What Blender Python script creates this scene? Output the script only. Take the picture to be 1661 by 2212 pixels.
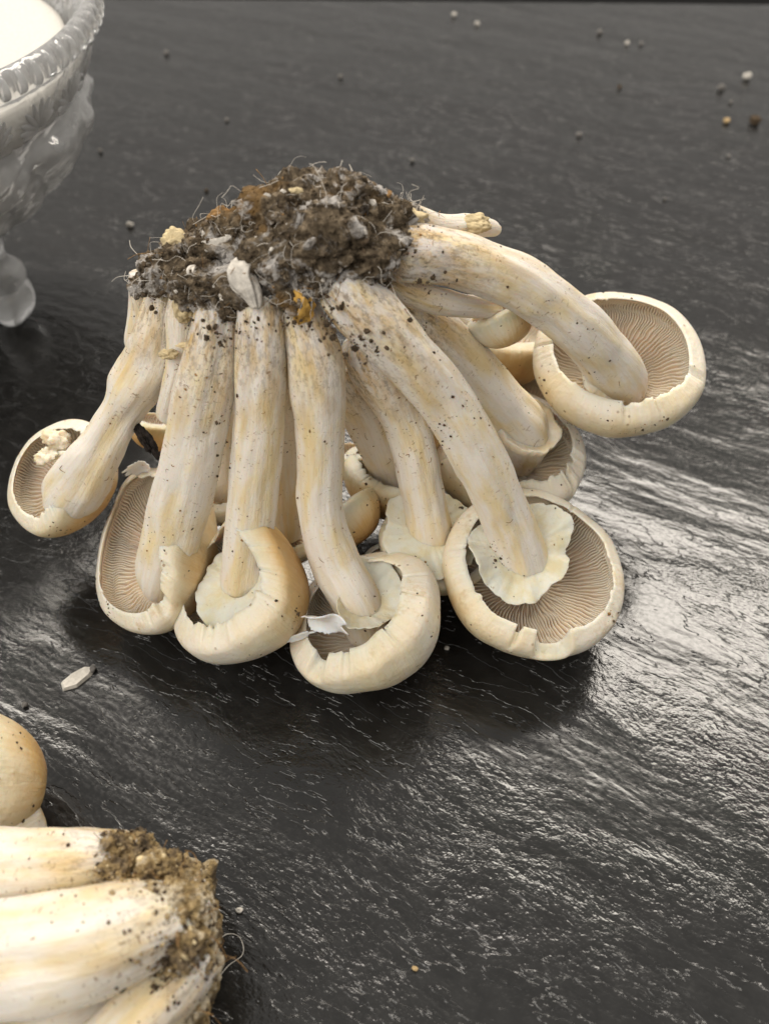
import bpy, math, random
import numpy as np
from mathutils import Vector

# ---------------------------------------------------------------- camera, light, exposure
scene = bpy.context.scene
for o in list(bpy.data.objects): bpy.data.objects.remove(o)
CM = 0.01                                   # everything below is measured in centimetres
PITCH = math.radians(48.0)
CAM = np.array([0.0, -18.3, 24.4])
FPX, CX, CY = 2000.0, 830.5, 1106.0         # the photograph seen at 1661 x 2212
RGT = np.array([1.0, 0, 0])
FWD = np.array([0, math.cos(PITCH), -math.sin(PITCH)])
UPV = np.array([0, math.sin(PITCH), math.cos(PITCH)])
TOW = -FWD
camd = bpy.data.cameras.new('camera'); cam = bpy.data.objects.new('camera', camd)
scene.collection.objects.link(cam); scene.camera = cam
cam.location = CAM * CM; cam.rotation_euler = (math.pi/2 - PITCH, 0, 0)
camd.sensor_fit = 'VERTICAL'; camd.sensor_height = 36.0; camd.sensor_width = 27.0
camd.lens = 36.0 * FPX / 2212.0
camd.clip_start = 0.01; camd.clip_end = 50
camd.dof.use_dof = True; camd.dof.focus_distance = 0.262; camd.dof.aperture_fstop = 12.0

world = bpy.data.worlds.new('World'); scene.world = world; world.use_nodes = True
world.node_tree.nodes['Background'].inputs[0].default_value = (1.0, 0.96, 0.905, 1)
world.node_tree.nodes['Background'].inputs[1].default_value = 0.50

def area(name, loc, target, size, power, col):
    d = bpy.data.lights.new(name, 'AREA'); d.shape = 'RECTANGLE'; d.size = size[0]*CM; d.size_y = size[1]*CM
    d.energy = power; d.color = col
    o = bpy.data.objects.new(name, d); scene.collection.objects.link(o)
    o.location = Vector(loc)*CM
    o.rotation_euler = (Vector(target)-Vector(loc)).to_track_quat('-Z', 'Y').to_euler()
    return o
area('window_light', (12, 84, 109), (0, 0, 2), (170, 30), 23.0, (1.0, 0.925, 0.82))
area('room_light', (-70, -60, 110), (0, 0, 4), (110, 90), 14.0, (1.0, 0.955, 0.88))
scene.view_settings.view_transform = 'Standard'; scene.view_settings.look = 'None'
scene.view_settings.exposure = 0.0; scene.view_settings.gamma = 1.0
scene.view_settings.use_curve_mapping = False

# ---------------------------------------------------------------- helpers
rng = np.random.default_rng(7); random.seed(7)
def ray(px, py): return FWD + RGT*((px-CX)/FPX) + UPV*((CY-py)/FPX)
def P(px, py, z):
    d = ray(px, py); t = (z-CAM[2])/d[2]
    return CAM + d*t
def depth(p): return float(np.dot(p-CAM, FWD))
def cmpx(p): return depth(p)/FPX             # centimetres per pixel at p
def cvec(a):
    v = RGT*a[0] + UPV*a[1] + TOW*a[2]
    return v/np.linalg.norm(v)

def _h(ix, iy, iz, s):
    n = (ix*374761393 + iy*668265263 + iz*1274126177 + s*974711) & 0xffffffff
    n = ((n ^ (n >> 13))*1274126177) & 0xffffffff
    n = n ^ (n >> 16)
    return (n & 0xffff)/32767.5 - 1.0
def noise(p, s=0):
    p = np.asarray(p, float); f = np.floor(p); i = f.astype(np.int64); t = p-f; t = t*t*(3-2*t)
    r = 0
    for dx in (0, 1):
        for dy in (0, 1):
            for dz in (0, 1):
                w = (t[..., 0] if dx else 1-t[..., 0])*(t[..., 1] if dy else 1-t[..., 1])*(t[..., 2] if dz else 1-t[..., 2])
                r = r + w*_h(i[..., 0]+dx, i[..., 1]+dy, i[..., 2]+dz, s)
    return r
def fbm(p, s=0, o=3):
    a, r = 1.0, 0
    for k in range(o): r = r + a*noise(np.asarray(p)*2.0**k, s+k*17); a *= 0.5
    return r
def sst(a, b, x):
    t = np.clip((np.asarray(x, float)-a)/(b-a), 0, 1); return t*t*(3-2*t)
def crom(pts, n):
    pts = np.asarray(pts, float)
    q = np.vstack([2*pts[0]-pts[1], pts, 2*pts[-1]-pts[-2]])
    seg = np.linalg.norm(np.diff(pts[:, :min(3, pts.shape[1])], axis=0), axis=1); cum = np.concatenate([[0], np.cumsum(seg)])
    u = np.interp(np.linspace(0, cum[-1], n), cum, np.arange(len(pts)))
    k = np.minimum(u.astype(int), len(pts)-2); t = (u-k)[:, None]
    a, b, c, d = q[k], q[k+1], q[k+2], q[k+3]
    return 0.5*(2*b + (c-a)*t + (2*a-5*b+4*c-d)*t**2 + (3*b-a-3*c+d)*t**3)
def grid_faces(n, m, closed=True):
    i, j = np.meshgrid(np.arange(n-1), np.arange(m if closed else m-1), indexing='ij')
    j2 = (j+1) % m
    return np.stack([i*m+j, i*m+j2, (i+1)*m+j2, (i+1)*m+j], -1).reshape(-1, 4)

def props(o, label=None, cat=None, group=None, kind=None):
    if label: o['label'] = label
    if cat: o['category'] = cat
    if group: o['group'] = group
    if kind: o['kind'] = kind
    return o
ORG = {}
def empty(name, loc):
    o = bpy.data.objects.new(name, None); scene.collection.objects.link(o); o.empty_display_size = 0.01
    o.location = Vector(loc)*CM; ORG[name] = np.array(loc, float); o['_org'] = [float(v) for v in loc]
    return o
def org(o):
    r = np.zeros(3)
    while o is not None:
        r = r + np.array(o.location)/CM; o = o.parent
    return r
def build(name, V, F, mat, parent=None, smooth=True, attrs=None, at=None):
    """one mesh object; V in world centimetres"""
    V = np.asarray(V, float).reshape(-1, 3)
    base = org(parent) if parent else np.zeros(3)
    loc = np.zeros(3)
    if at is not None: loc = np.asarray(at, float)-base
    me = bpy.data.meshes.new(name)
    F = [tuple(int(i) for i in f) for f in F] if not isinstance(F, np.ndarray) else F.tolist()
    me.from_pydata(((V-base-loc)*CM).tolist(), [], F)
    me.polygons.foreach_set('use_smooth', [smooth]*len(me.polygons))
    if attrs:
        for k, a in attrs.items():
            a = np.asarray(a, float)
            if a.ndim == 1:
                at_ = me.attributes.new(k, 'FLOAT', 'POINT'); at_.data.foreach_set('value', a)
            else:
                at_ = me.attributes.new(k, 'FLOAT_VECTOR', 'POINT'); at_.data.foreach_set('vector', a.reshape(-1))
    me.update()
    o = bpy.data.objects.new(name, me); scene.collection.objects.link(o)
    if mat: me.materials.append(mat)
    o.parent = parent; o.location = Vector(loc)*CM
    return o
def dupe(o, parent, loc_cm, rot=(0, 0, 0), scale=(1, 1, 1)):
    c = o.copy(); scene.collection.objects.link(c); c.parent = parent
    c.location = Vector(loc_cm)*CM; c.rotation_euler = rot; c.scale = scale
    return c

_ico = {}
def ico(sub):
    if sub in _ico: return _ico[sub]
    import bmesh
    bm = bmesh.new(); bmesh.ops.create_icosphere(bm, subdivisions=sub, radius=1.0)
    V = np.array([v.co[:] for v in bm.verts]); F = np.array([[v.index for v in f.verts] for f in bm.faces]); bm.free()
    _ico[sub] = (V, F); return V, F
def join(parts):
    Vs, Fs, n = [], [], 0
    for V, F in parts:
        Vs.append(V); Fs.extend((np.asarray(F)+n).tolist()); n += len(V)
    return np.vstack(Vs), Fs
def rotm():
    q = rng.normal(size=4); q /= np.linalg.norm(q); w, x, y, z = q
    return np.array([[1-2*(y*y+z*z), 2*(x*y-z*w), 2*(x*z+y*w)], [2*(x*y+z*w), 1-2*(x*x+z*z), 2*(y*z-x*w)], [2*(x*z-y*w), 2*(y*z+x*w), 1-2*(x*x+y*y)]])

# ---------------------------------------------------------------- materials
class N:
    def __init__(s, name):
        s.m = bpy.data.materials.new(name); s.m.use_nodes = True; s.t = s.m.node_tree
        s.b = s.t.nodes['Principled BSDF']
    def n(s, typ, **kw):
        nd = s.t.nodes.new(typ)
        for k, v in kw.items():
            if k.startswith('_'): setattr(nd, k[1:], v)
            else: s.put(nd.inputs[k.replace('__', ' ')], v)
        return nd
    def put(s, sock, v):
        if isinstance(v, bpy.types.NodeSocket): s.t.links.new(v, sock)
        elif isinstance(v, bpy.types.Node): s.t.links.new(v.outputs[0], sock)
        else: sock.default_value = v
    def math(s, op, a, b=0.0, c=None):
        nd = s.t.nodes.new('ShaderNodeMath'); nd.operation = op
        s.put(nd.inputs[0], a); s.put(nd.inputs[1], b)
        if c is not None: s.put(nd.inputs[2], c)
        return nd.outputs[0]
    def ramp(s, fac, stops):
        nd = s.t.nodes.new('ShaderNodeValToRGB'); s.put(nd.inputs[0], fac)
        e = nd.color_ramp.elements
        while len(e) < len(stops): e.new(0.5)
        for el, (p, c) in zip(e, stops): el.position = p; el.color = (*c, 1) if len(c) == 3 else c
        return nd.outputs[0]
    def mr(s, v, a, b, c=0.0, d=1.0):
        nd = s.t.nodes.new('ShaderNodeMapRange'); nd.interpolation_type = 'SMOOTHSTEP'
        s.put(nd.inputs[0], v)
        for i, x in zip((1, 2, 3, 4), (a, b, c, d)): s.put(nd.inputs[i], x)
        return nd.outputs[0]
    def mix(s, f, a, b, mode='MIX'):
        nd = s.t.nodes.new('ShaderNodeMix'); nd.data_type = 'RGBA'; nd.blend_type = mode
        s.put(nd.inputs[0], f); s.put(nd.inputs[6], a if not isinstance(a, tuple) else (*a, 1)); s.put(nd.inputs[7], b if not isinstance(b, tuple) else (*b, 1))
        return nd.outputs[2]
    def noise(s, vec, scale, detail=4.0, rough=0.55, dist=0.0):
        nd = s.n('ShaderNodeTexNoise', Scale=scale, Detail=detail, Roughness=rough, Distortion=dist); s.put(nd.inputs['Vector'], vec)
        return nd.outputs[0]
    def attr(s, name, out=2):
        nd = s.t.nodes.new('ShaderNodeAttribute'); nd.attribute_name = name; return nd.outputs[out]
    def mapv(s, vec, scale=(1, 1, 1), loc=(0, 0, 0), rot=(0, 0, 0)):
        nd = s.t.nodes.new('ShaderNodeMapping'); s.put(nd.inputs[0], vec)
        s.put(nd.inputs[1], loc); s.put(nd.inputs[2], rot); s.put(nd.inputs[3], scale); return nd.outputs[0]
    def bump(s, h, strength, dist, normal=None):
        nd = s.n('ShaderNodeBump', Strength=strength, Distance=dist); s.put(nd.inputs['Height'], h)
        if normal is not None: s.put(nd.inputs['Normal'], normal)
        return nd.outputs[0]
    def out(s, **kw):
        for k, v in kw.items(): s.put(s.b.inputs[k.replace('__', ' ')], v)
        return s.m
    def geo(s): return s.n('ShaderNodeNewGeometry').outputs[0]
    def rnd(s): return s.n('ShaderNodeObjectInfo').outputs['Random']

def vadd(s, v, r, k=37.0):
    nd = s.t.nodes.new('ShaderNodeVectorMath'); nd.operation = 'ADD'
    s.put(nd.inputs[0], v); s.put(nd.inputs[1], s.math('MULTIPLY', r, k)); return nd.outputs[0]

def flesh(s, col, **kw):
    s.b.subsurface_method = 'RANDOM_WALK'
    return s.out(Base__Color=col, Subsurface__Weight=0.5, Subsurface__Radius=(1.0, 0.6, 0.35), Subsurface__Scale=0.003, **kw)

def mat_stem():
    s = N('stem_flesh'); f = s.attr('fib', 1); r = s.rnd(); f2 = vadd(s, f, r)
    sl = s.attr('along')                                   # 0 at the soiled base, 1 at the cap
    streak = s.noise(s.mapv(f2, (9, 9, 0.55)), 1.0, 5, .6)
    fine = s.noise(s.mapv(f2, (22, 22, 1.6)), 1.0, 3, .6)
    patch = s.noise(s.mapv(f2, (1.1, 1.1, .5)), 1.0, 3, .6)
    col = s.mix(s.mr(patch, .40, .70), (.77, .72, .645), (.735, .605, .36))
    col = s.mix(s.mr(streak, .48, .76, 0, .28), col, (.64, .50, .28))
    col = s.mix(s.mr(fine, .55, .8, 0, .22), col, (.55, .43, .27))
    # ochre staining towards the base
    st = s.math('MULTIPLY', s.mr(sl, .02, .55, 1, 0), s.mr(s.noise(s.mapv(f2, (1.6, 1.6, .8), (3, 1, 7)), 1.0, 4, .6), .42, .66))
    col = s.mix(s.math('MULTIPLY', st, .8), col, (.56, .37, .14))
    # brown flecks, lying across the stem
    fl = s.noise(s.mapv(f2, (4.5, 4.5, 13), (5, 5, 2)), 1.0, 4, .62, .6)
    flm = s.math('MULTIPLY', s.mr(fl, .605, .67), s.mr(s.noise(s.mapv(f2, (.9, .9, .8), (9, 2, 2)), 1.0, 2), .34, .52))
    flm = s.math('MULTIPLY', flm, s.mr(sl, .2, 1.0, 1.0, .25))
    col = s.mix(s.math('MULTIPLY', flm, .75), col, (.23, .13, .05))
    # soil rubbed in near the base
    so = s.math('MULTIPLY', s.mr(sl, .0, .38, 1, 0), s.mr(s.noise(s.mapv(f2, (6, 6, 4.5), (1, 4, 2)), 1.0, 6, .75), .47, .60))
    col = s.mix(s.math('MULTIPLY', so, .75), col, (.15, .10, .055))
    mo = s.math('MULTIPLY', s.mr(sl, .04, .24, 1, 0), s.mr(s.noise(s.mapv(f2, (2.2, 2.2, 1.6), (6, 1, 3)), 1.0, 5, .65), .47, .58))
    col = s.mix(s.math('MULTIPLY', mo, .7), col, (.72, .69, .68))
    h = s.math('ADD', s.math('MULTIPLY', streak, .55), s.math('MULTIPLY', s.noise(s.mapv(f2, (7, 7, 5)), 1.0, 6, .65), .7))
    nb = s.bump(h, .5, .0010)
    return flesh(s, col, Roughness=.55, Specular__IOR__Level=.35, Normal=nb)

def mat_cap():
    s = N('cap_skin'); g = s.n('ShaderNodeTexCoord').outputs['Object']; r = s.rnd(); g2 = vadd(s, g, r, 3.0)
    tan = s.attr('tan'); edge = s.attr('edge')
    n1 = s.noise(g2, 55.0, 4, .6); n2 = s.noise(g2, 260.0, 4, .6)
    pol = vadd(s, s.attr('pol', 1), r, 11.0)
    fibr = s.noise(s.mapv(pol, (11, 11, 1.6)), 1.0, 5, .65); blot = s.noise(s.mapv(pol, (1.4, 1.4, 1.8), (2, 5, 1)), 1.0, 3, .55)
    tt = s.math('ADD', tan, s.math('ADD', s.math('MULTIPLY', s.math('SUBTRACT', n1, .5), .5), s.math('ADD', s.math('MULTIPLY', s.math('SUBTRACT', fibr, .5), .35), s.math('MULTIPLY', s.math('SUBTRACT', blot, .45), .55))))
    col = s.ramp(tt, [(0.0, (.79, .72, .61)), (.25, (.76, .645, .44)), (.55, (.64, .43, .185)), (1.0, (.45, .25, .085))])
    col = s.mix(s.mr(n2, .45, .75, 0, .25), col, (.66, .52, .32))
    # soil smears and pin-prick stains
    v = s.n('ShaderNodeTexVoronoi', Scale=330.0); s.put(v.inputs['Vector'], g2)
    dots = s.math('MULTIPLY', s.mr(v.outputs['Distance'], .10, .22, 1, 0), s.mr(s.noise(g2, 120.0, 2), .52, .64))
    col = s.mix(s.math('MULTIPLY', dots, .7), col, (.20, .12, .05))
    sm = s.math('MULTIPLY', s.mr(s.noise(g2, 95.0, 6, .7), .55, .68), s.mr(edge, .35, .8))
    col = s.mix(s.math('MULTIPLY', sm, .55), col, (.52, .38, .18))
    h = s.math('ADD', s.math('ADD', s.noise(g2, 130.0, 4, .6), s.math('MULTIPLY', fibr, .5)), s.math('MULTIPLY', s.noise(g2, 700.0, 3), .3))
    nb = s.bump(h, .5, .0013)
    return flesh(s, col, Roughness=.42, Specular__IOR__Level=.4, Normal=nb)

def mat_gill():
    s = N('gill_flesh'); g = s.n('ShaderNodeTexCoord').outputs['Object']
    c = s.attr('crest'); n1 = s.noise(g, 90.0, 3)
    col = s.mix(c, (.72, .585, .455), (.82, .73, .60))
    col = s.mix(s.mr(n1, .4, .7, 0, .3), col, (.68, .53, .41))
    return flesh(s, col, Roughness=.65, Specular__IOR__Level=.2)

def mat_veil(name, a, b):
    s = N(name); g = s.n('ShaderNodeTexCoord').outputs['Object']
    n1 = s.noise(g, 110.0, 5, .65); n2 = s.noise(g, 420.0, 4, .7)
    col = s.mix(s.mr(n1, .4, .68), a, b)
    col = s.mix(s.mr(n2, .63, .74, 0, .7), col, (.34, .21, .09))
    nb = s.bump(s.math('ADD', n1, s.math('MULTIPLY', n2, .4)), .5, .0012)
    return flesh(s, col, Roughness=.55, Specular__IOR__Level=.3, Normal=nb)

def mat_soil():
    s = N('soil'); g = s.geo()
    n1 = s.noise(g, 60.0, 5, .65); n2 = s.noise(g, 330.0, 5, .75); n3 = s.noise(s.mapv(g, loc=(3, 1, 2)), 85.0, 6, .7, 1.2); n4 = s.noise(s.mapv(g, loc=(7, 3, 9)), 60.0, 3)
    col = s.ramp(n2, [(.32, (.024, .017, .011)), (.5, (.12, .090, .058)), (.64, (.29, .225, .15))])
    col = s.mix(s.mr(n4, .60, .70, 0, .7), col, (.24, .14, .05))
    col = s.mix(s.mr(n1, .5, .7, 0, .6), col, (.155, .122, .085))
    myc = s.mr(n3, .51, .63, 0, .85)
    col = s.mix(myc, col, (.60, .57, .54))
    nb = s.bump(s.math('ADD', n2, s.math('MULTIPLY', n1, 1.0)), .9, .003)
    return s.out(Base__Color=col, Roughness=.9, Specular__IOR__Level=.15, Normal=nb)

def mat_rot():
    s = N('soiled_base'); g = s.geo()
    n1 = s.noise(g, 150.0, 5, .7); n2 = s.noise(g, 330.0, 5, .7); n3 = s.noise(s.mapv(g, loc=(3, 1, 2)), 170.0, 5, .65, .8)
    n1b = s.noise(s.mapv(g, loc=(5, 8, 2)), 55.0, 4, .6)
    col = s.ramp(s.math('ADD', s.math('MULTIPLY', n1, .5), s.math('MULTIPLY', n1b, .5)), [(.37, (.05, .037, .026)), (.44, (.19, .14, .085)), (.51, (.42, .30, .14)), (.58, (.66, .57, .42))])
    col = s.mix(s.mr(n2, .53, .66, 0, .6), col, (.05, .036, .024))
    col = s.mix(s.mr(n3, .6, .7, 0, .7), col, (.62, .57, .50))
    nb = s.bump(s.math('ADD', n2, n1), .9, .003)
    return s.out(Base__Color=col, Roughness=.85, Specular__IOR__Level=.2, Normal=nb)

def mat_plain(name, c, rough=.8, var=.35, scale=400.0, spec=.2, bumpd=.0008):
    s = N(name); g = s.geo(); n1 = s.noise(g, scale, 4, .65)
    d = tuple(x*(1-var) for x in c); e = tuple(min(1, x*(1+var)) for x in c)
    col = s.mix(s.mr(n1, .35, .65), d, e)
    return s.out(Base__Color=col, Roughness=rough, Specular__IOR__Level=spec, Normal=s.bump(n1, .5, bumpd))

def mat_slate():
    s = N('slate_tabletop'); g = s.geo()
    a = math.radians(30)
    w = s.n('ShaderNodeTexNoise', Scale=9.0, Detail=3.0); s.put(w.inputs['Vector'], g)
    vm = s.t.nodes.new('ShaderNodeVectorMath'); vm.operation = 'MULTIPLY_ADD'
    s.put(vm.inputs[0], w.outputs['Color']); s.put(vm.inputs[1], (.03, .03, 0)); s.put(vm.inputs[2], g)
    gw = s.mapv(vm.outputs[0], (1, 1, 1), rot=(0, 0, a))
    big = s.noise(s.mapv(gw, (13, 44, 1)), 1.0, 4, .50)
    terr = s.noise(s.mapv(gw, (17, 60, 1), (4, 2, 0)), 1.0, 5, .6)
    step = s.math('ADD', s.mr(terr, .47, .485), s.math('ADD', s.mr(terr, .57, .58), s.mr(terr, .385, .395)))
    mid = s.noise(s.mapv(gw, (150, 190, 1)), 1.0, 4, .55)
    grain = s.noise(s.mapv(gw, (620, 800, 1)), 1.0, 2, .55)
    zone = s.mr(s.noise(s.mapv(gw, (8, 20, 1), (1, 5, 0)), 1.0, 2), .40, .60, .18, 1.15)   # smoother and rougher riven zones
    fine = s.math('MULTIPLY', s.math('ADD', s.math('MULTIPLY', mid, .72), s.math('MULTIPLY', grain, .24)), zone)
    h = s.math('ADD', s.math('ADD', s.math('MULTIPLY', big, 2.1), s.math('MULTIPLY', step, .24)), fine)
    nb = s.bump(h, 1.0, .00058)
    col = s.mix(s.mr(mid, .3, .7), (.0105, .0102, .0098), (.017, .0166, .016))
    dust = s.mr(s.noise(g, 900.0, 2), .72, .78, 0, .3)
    col = s.mix(dust, col, (.10, .10, .10))
    rg = s.mr(grain, .3, .7, .12, .22)
    return s.out(Base__Color=col, Roughness=rg, Specular__IOR__Level=.66, Normal=nb)

def mat_glass():
    s = N('pressed_glass'); g = s.geo()
    n = s.noise(g, 60.0, 3)
    return s.out(Base__Color=(.94, .94, .935, 1), Roughness=.07, IOR=1.48, Transmission__Weight=.80, Normal=s.bump(n, .6, .003))

def mat_frost():
    s = N('frosted_glass'); g = s.geo(); n = s.noise(g, 300.0, 3)
    return s.out(Base__Color=(.72, .72, .72, 1), Roughness=.35, IOR=1.48, Transmission__Weight=.55, Normal=s.bump(n, .4, .001))

M = dict(stem=mat_stem(), cap=mat_cap(), gill=mat_gill(), veil=mat_veil('veil', (.78, .72, .61), (.74, .61, .39)),
         scrap=mat_veil('torn_veil', (.80, .79, .79), (.78, .74, .68)), soil=mat_soil(), rot=mat_rot(),
         myc=mat_plain('mycelium', (.62, .575, .51), .85, .22, 260.0, .15, .0022), speck=mat_plain('soil_speck', (.075, .053, .033), .85, .5, 900.0),
         brown=mat_plain('brown_fibre', (.26, .15, .06), .8, .4), bark=mat_plain('charred_bark', (.016, .012, .010), .8, .5, 600.0),
         orange=mat_plain('ochre_rot', (.56, .33, .08), .5, .3, 200.0), straw=mat_plain('dry_husk', (.58, .47, .28), .7, .25, 300.0), slate=mat_slate(), glass=mat_glass(),
         sugar=mat_plain('white_sugar', (.62, .595, .55), .7, .05, 900.0, .3, .0006), crumbp=mat_plain('pale_crumb', (.52, .49, .44), .8, .25),
         crumbt=mat_plain('tan_crumb', (.46, .33, .17), .8, .25), crumbg=mat_plain('grey_crumb', (.16, .15, .14), .8, .3), frost=mat_frost(), chip=mat_plain('pale_chip', (.66, .62, .55), .6, .12), floor=mat_plain('dark_floor', (.015, .014, .013), .8, .2, 20.0))

# ---------------------------------------------------------------- setting
def slab(name, x0, x1, ya, yb, z0, z1, mat):
    V = [(x0, ya, z0), (x1, ya, z0), (x1, yb[1], z0), (x0, yb[0], z0), (x0, ya, z1), (x1, ya, z1), (x1, yb[1], z1), (x0, yb[0], z1)]
    F = [(3, 2, 1, 0), (4, 5, 6, 7), (0, 1, 5, 4), (1, 2, 6, 5), (2, 3, 7, 6), (3, 0, 4, 7)]
    return build(name, V, F, mat, smooth=False)
props(slab('tabletop', -90, 75, -45, (54.4, 50.2), -3, 0, M['slate']), kind='structure')
props(slab('floor', -400, 400, -400, (400, 400), -78, -75, M['floor']), kind='structure')

# ---------------------------------------------------------------- mushroom builders
SAMP = []                                       # surfaces on which soil specks may sit
def frame_along(C):
    T = np.gradient(C, axis=0); T /= np.linalg.norm(T, axis=1)[:, None]
    ref = TOW - T[0]*np.dot(TOW, T[0])
    if np.linalg.norm(ref) < .1: ref = RGT - T[0]*np.dot(RGT, T[0])
    A = []; a = ref/np.linalg.norm(ref)
    for t in T:
        a = a-t*np.dot(a, t); a /= np.linalg.norm(a); A.append(a)
    A = np.array(A); B = np.cross(T, A)
    return T, A, B
def stem(pts, root, seed=0, lump=.06, flat=1.0, label=None, a0=0.0, a1=1.0, n=90, m=48, ridge=.06, world=False, mat=None):
    rows = []
    for q in pts:
        if world: rows.append(list(q)); continue
        c = P(q[0], q[1], q[2]); rows.append([*c, q[3]*.5*cmpx(c)])
    D = crom(rows, n); C, R = D[:, :3], np.maximum(D[:, 3], .03)
    T, A, B = frame_along(C)
    s = np.concatenate([[0], np.cumsum(np.linalg.norm(np.diff(C, axis=0), axis=1))])
    th = np.linspace(0, 2*np.pi, m, endpoint=False)
    ct, st = np.cos(th), np.sin(th)
    Q = np.zeros((n, m, 3)); Q[..., 0] = ct; Q[..., 1] = st; Q[..., 2] = s[:, None]
    lump = lump*1.6
    k = 1 + lump*fbm(Q*np.array([.9, .9, .8])+seed*3.1, seed, 2) - .10*sst(.25, .7, noise(Q*np.array([1.5, 1.5, .45])+seed*1.7, seed+33)) + ridge*fbm(Q*np.array([3.2, 3.2, .35])+seed, seed+5, 2) + .012*fbm(Q*np.array([6., 6., 3.0]), seed+9, 2)
    rr = R[:, None]*k
    # rounded ends
    for e in range(4):
        f = math.sqrt(max(0, 1-((3.2-e)/3.2)**2))*.97+.03
        rr[e] *= f; rr[-1-e] *= f
    V = C[:, None]+A[:, None]*(rr*ct)[..., None]*flat+B[:, None]*(rr*st)[..., None]
    F = grid_faces(n, m).tolist()
    V = V.reshape(-1, 3); V[:, 2] = np.maximum(V[:, 2], .03)
    nv = len(V); V = np.vstack([V, C[:1]-T[:1]*.02, C[-1:]+T[-1:]*.02])
    F += [(nv, (j+1) % m, j) for j in range(m)] + [(nv+1, (n-1)*m+j, (n-1)*m+(j+1) % m) for j in range(m)]
    fib = np.vstack([Q.reshape(-1, 3), [[0, 0, 0]], [[0, 0, s[-1]]]])
    al = np.concatenate([np.repeat(np.linspace(a0, a1, n), m), [a0, a1]])
    o = build('stem', V, F, mat or M['stem'], root, True, dict(fib=fib, along=al))
    SAMP.append((V, np.array(F[:(n-1)*m]), root.name, .8))
    if label: o['label'] = label
    return o

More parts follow.
